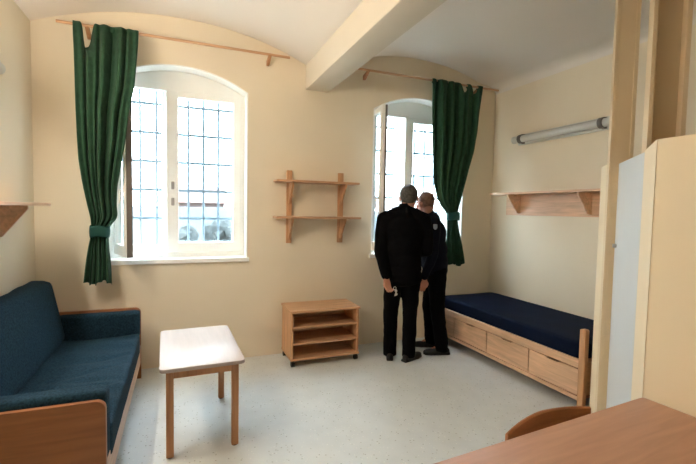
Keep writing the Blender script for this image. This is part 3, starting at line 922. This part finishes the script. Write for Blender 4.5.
KEYS = Vector((1.962, 3.59, .775))
def key_bunch():
    base = KEYS
    root = thing('key_bunch', base, label='small pale object dangling from the taller man\'s hand behind him', cat='keys')
    bm = BM(); n = 20; r = .015
    for i in range(n):
        a, b = 2*PI*i/n, 2*PI*(i+1)/n
        tube(bm, base+Vector((r*math.cos(a), 0, .012+r*math.sin(a))), base+Vector((r*math.cos(b), 0, .012+r*math.sin(b))), .0028, seg=6)
    part('key_ring', bm, 'keys', root)
    for k, (dx, dy) in enumerate(((.004, -.006), (.014, -.002), (.024, .004))):
        bm = BM(); c = base+Vector((dx, dy, -.012))
        prism(bm, rounded_rect(c.x-.010, c.z-.012, c.x+.010, c.z+.012, .007, 4), 'Y', c.y-.0012, c.y+.0012)
        box(bm, (c.x-.004, c.y-.001, c.z-.05), (c.x+.004, c.y+.001, c.z-.011)); box(bm, (c.x+.003, c.y-.001, c.z-.046), (c.x+.009, c.y+.001, c.z-.034))
        bm.transform(Matrix.Translation(base) @ Matrix.Rotation(R(-18+18*k), 4, 'Y') @ Matrix.Translation(-base))
        part('key', bm, 'keys', root)
key_bunch()

def person_short():
    yaw = R(64)                                    # faces left of the window wall
    root = thing('person', (2.612, 3.885, 0), yaw, label='shorter balding man in dark uniform with pale sleeve emblem, by the bed', cat='person')
    # local: +y forward, -x his left
    hc = Vector((-.01, .115, 1.635)); rot = Rz(R(-52)) @ Rx(R(-10))
    sh = {-1: Vector((-.185, .045, 1.405)), 1: Vector((.185, .045, 1.405))}
    el = {-1: Vector((-.235, .055, 1.085)), 1: Vector((.25, .13, 1.10))}
    wr = {-1: Vector((-.225, .135, .845)), 1: Vector((.13, .33, 1.12))}
    ank = {-1: Vector((-.13, -.09, .09)), 1: Vector((.12, -.01, .09))}
    kn = {-1: Vector((-.12, -.03, .49)), 1: Vector((.11, .03, .49))}
    hp = {-1: Vector((-.09, -.015, .91)), 1: Vector((.09, -.015, .91))}
    bm = BM()
    T = head(bm, hc, rot, 1.03)
    limb(bm, [(Vector((0, .045, 1.43)), .062), (Vector((0, .075, 1.50)), .058), (hc+Vector((0, -.02, -.06)), .057)])
    ball(bm, (0, .035, 1.27), (.16, .105, .20)); ball(bm, (0, .01, 1.05), (.145, .10, .18)); ball(bm, (0, -.01, .91), (.16, .105, .12))
    for s in (-1, 1):
        limb(bm, [(Vector((s*.05, .04, 1.44)), .05), (sh[s], .052), (el[s], .040), (wr[s], .027)])
        limb(bm, [(hp[s], .085), (kn[s], .055), (ank[s], .04), (ank[s]+Vector((0, .10, -.055)), .03)])
    hand(bm, wr[-1]+Vector((0, 0, -.012)), (.03, .12, -1), (1, .25, 0), .75, side=1)
    hand(bm, wr[1], (-.5, .8, -.1), (-.2, -.2, -1), .4, side=-1)
    remesh_part('body', bm, 'skin_ruddy', root, .0048, 2)
    eyes(root, T, rot, 1.04)
    hair_cap(root, hc, rot, 1.025, -.05, .0, 'hair_thin', front=.02)
    bm = BM(); n = 28; rings = []
    for z, r in ((1.465, .082), (1.505, .072), (1.535, .070)):
        rings.append([bm.verts.new((r*math.cos(2*PI*i/n), .062+r*1.05*math.sin(2*PI*i/n), z+.014*math.sin(2*PI*i/n)*-1)) for i in range(n)])
    for a, b in zip(rings, rings[1:]):
        for i in range(n): bm.faces.new((a[i], a[(i+1) % n], b[(i+1) % n], b[i]))
    c = part('collar', bm, 'uniform', root, local=True, smooth=True, angle=180); q = c.modifiers.new('t', 'SOLIDIFY'); q.thickness = .008
    bm = BM()
    ball(bm, (0, .03, 1.29), (.21, .150, .20)); ball(bm, (0, .012, 1.12), (.20, .150, .20)); ball(bm, (0, .0, .99), (.198, .150, .16))
    for z in (.93, .885): ball(bm, (0, -.004, z), (.186, .142, .06))
    limb(bm, [(Vector((-.18, .04, 1.415)), .074), (Vector((-.06, .035, 1.465)), .075), (Vector((.06, .035, 1.465)), .075), (Vector((.18, .04, 1.415)), .074)])
    limb(bm, [(Vector((0, .035, 1.45)), .095), (Vector((0, .058, 1.50)), .074)])
    for s in (-1, 1):
        limb(bm, [(sh[s], .075), ((sh[s]+el[s])/2, .068), (el[s], .060), (wr[s]+(el[s]-wr[s])*.08, .045)])
    jk = remesh_part('jacket', bm, 'uniform', root, .011, 5, .006, 8)
    # sleeve emblem below the left shoulder: a pale shield with a red field
    pc = sh[-1]*.93+el[-1]*.07
    out = Vector((-1, -.12, .12)).normalized(); up = Vector((0, 0, 1)); ax = up.cross(out).normalized(); up = out.cross(ax)
    def emblem(name, pts, off, mat, par):
        bm = BM(); fr, bk = [], []
        for a, b in pts:
            # wraps round the sleeve
            curve = -(a*a)/(2*.074)
            fr.append(bm.verts.new(pc+out*(off+curve)+ax*a+up*b)); bk.append(bm.verts.new(pc+out*(off-.012+curve)+ax*a+up*b))
        bm.faces.new(fr); bm.faces.new(bk[::-1])
        for i in range(len(pts)): bm.faces.new((fr[i], bk[i], bk[(i+1) % len(pts)], fr[(i+1) % len(pts)]))
        return part(name, bm, mat, par, local=True)
    shield = [(-.021, .026), (0, .029), (.021, .026), (.022, -.004), (.015, -.02), (0, -.030), (-.015, -.02), (-.022, -.004)]
    e = emblem('sleeve_emblem', shield, .0795, 'patch', jk); e['label'] = 'pale shield emblem on the upper sleeve'
    bm = BM(); ball(bm, (0, -.012, .91), (.176, .135, .13)); ball(bm, (0, -.005, 1.0), (.165, .125, .08))
    for s in (-1, 1):
        limb(bm, [(hp[s]+Vector((0, -.012, -.02)), .103), (hp[s]*.5+kn[s]*.5, .092), (kn[s], .080), ((kn[s]+ank[s])/2, .074), (ank[s]+Vector((0, .004, 0)), .072)])
        tube(bm, ank[s]+Vector((0, .004, .05)), ank[s]+Vector((0, .008, -.050)), .070, .073, seg=20)
    remesh_part('trousers', bm, 'trouser', root, .010, 4, .006, 9)
    shoe(root, ank[-1], R(8)); shoe(root, ank[1], R(4))
person_short()

# ------------------------------------------------------------------ outside
bm = BM(); box(bm, (-40, YB+WT+.2, -.5), (60, 80, -.3)); tag(part('yard_ground', bm, 'grass'), kind='structure')
bm = BM(); box(bm, (-14, 22, -.3), (34, 22.3, 1.55), .02); tag(part('yard_wall', bm, 'yardwall'), kind='structure')
def bush(x, y, r, h, label):
    bm = BM(); rnd = random.Random(int(x*100))
    for k in range(26):
        a = rnd.uniform(0, 6.28); q = rnd.random()**.5
        ball(bm, (x+r*q*math.cos(a)*.5, y+r*q*math.sin(a)*.6, -.3+h*rnd.uniform(.2, .8)), h*.15*rnd.uniform(.6, 1.2), 2)
    for v in bm.verts: v.co += Vector((noise.noise(v.co*6), noise.noise(v.co*6+Vector((9, 0, 0))), noise.noise(v.co*6+Vector((0, 9, 0)))))*.12
    o = solo('shrub', bm, 'bush', label, 'shrub', 'shrubs outside the windows', origin=(x, y, -.3))
SHRUB = 'blurred grey shrub in the yard behind the bars of the left window'
for i, (x, h) in enumerate(((-.75, .85), (.10, 1.1), (.88, 1.15))):
    bush(x, 9.5+.3*(i % 3), .38, h*1.42, SHRUB)
def building(x0, x1, y0, y1, h, label):
    root = thing('building', ((x0+x1)/2, y0, -.3), label=label, cat='building')
    bm = BM(); box(bm, (x0, y0, -.3), (x1, y1, h)); part('facade', bm, 'brick', root)
    bm = BM(); prism(bm, [(y0-.4, h), (y1+.4, h), ((y0+y1)/2, h+1.6)], 'X', x0-.4, x1+.4); part('roof', bm, 'roof', root)
    n = int((x1-x0)/2.2)
    for i in range(n):
        xx = x0+(x1-x0)*(i+.5)/n
        bm = BM(); box(bm, (xx-.5, y0-.05, h-2.2), (xx+.5, y0+.02, h-.7)); part('window_pane', bm, 'darkpane', root)
building(-1.2, 3.4, 36, 44, 1.9, 'faint reddish low building beyond the yard through the left window')

# ------------------------------------------------------------------ world, camera, view
SKY_LOW, SKY_HIGH = 8.5, 18.0           # an overcast sky is brighter overhead
w = bpy.data.worlds.new('overcast_sky'); scene.world = w; w.use_nodes = True
bg = w.node_tree.nodes['Background']
nt = w.node_tree
tc = nt.nodes.new('ShaderNodeTexCoord'); sx = nt.nodes.new('ShaderNodeSeparateXYZ'); nt.links.new(tc.outputs['Generated'], sx.inputs[0])
mr = nt.nodes.new('ShaderNodeMapRange'); mr.inputs['From Min'].default_value = -.02; mr.inputs['From Max'].default_value = .75
mr.inputs['To Min'].default_value = SKY_LOW; mr.inputs['To Max'].default_value = SKY_HIGH
nt.links.new(sx.outputs['Z'], mr.inputs['Value']); nt.links.new(mr.outputs['Result'], bg.inputs['Strength'])
bg.inputs['Color'].default_value = (.80, .905, 1.0, 1)

cam = bpy.data.cameras.new('camera'); co = bpy.data.objects.new('camera', cam); COL.objects.link(co)
F = 415.0
cam.sensor_fit = 'HORIZONTAL'; cam.sensor_width = 36; cam.lens = 36*F/696; cam.clip_start = .02
yaw, pitch, roll = R(22.03), R(-3.03), R(1.08)
fwd = Vector((math.sin(yaw)*math.cos(pitch), math.cos(yaw)*math.cos(pitch), math.sin(pitch)))
right = Vector((math.cos(yaw), -math.sin(yaw), 0)); up = right.cross(fwd)
r2 = right*math.cos(roll)+up*math.sin(roll); u2 = -right*math.sin(roll)+up*math.cos(roll)
m = Matrix((r2, u2, -fwd)).transposed().to_4x4(); m.translation = (0, 0, 1.55)
co.matrix_world = m
scene.camera = co
scene.cycles.use_denoising = True
scene.cycles.max_bounces = 14; scene.cycles.diffuse_bounces = 8; scene.cycles.transparent_max_bounces = 24
scene.cycles.sample_clamp_indirect = 12
vs = scene.view_settings
scene.display_settings.display_device = 'sRGB'
vs.view_transform = 'Standard'; vs.look = 'None'; vs.gamma = 1.0; vs.use_curve_mapping = False
vs.exposure = 1.2
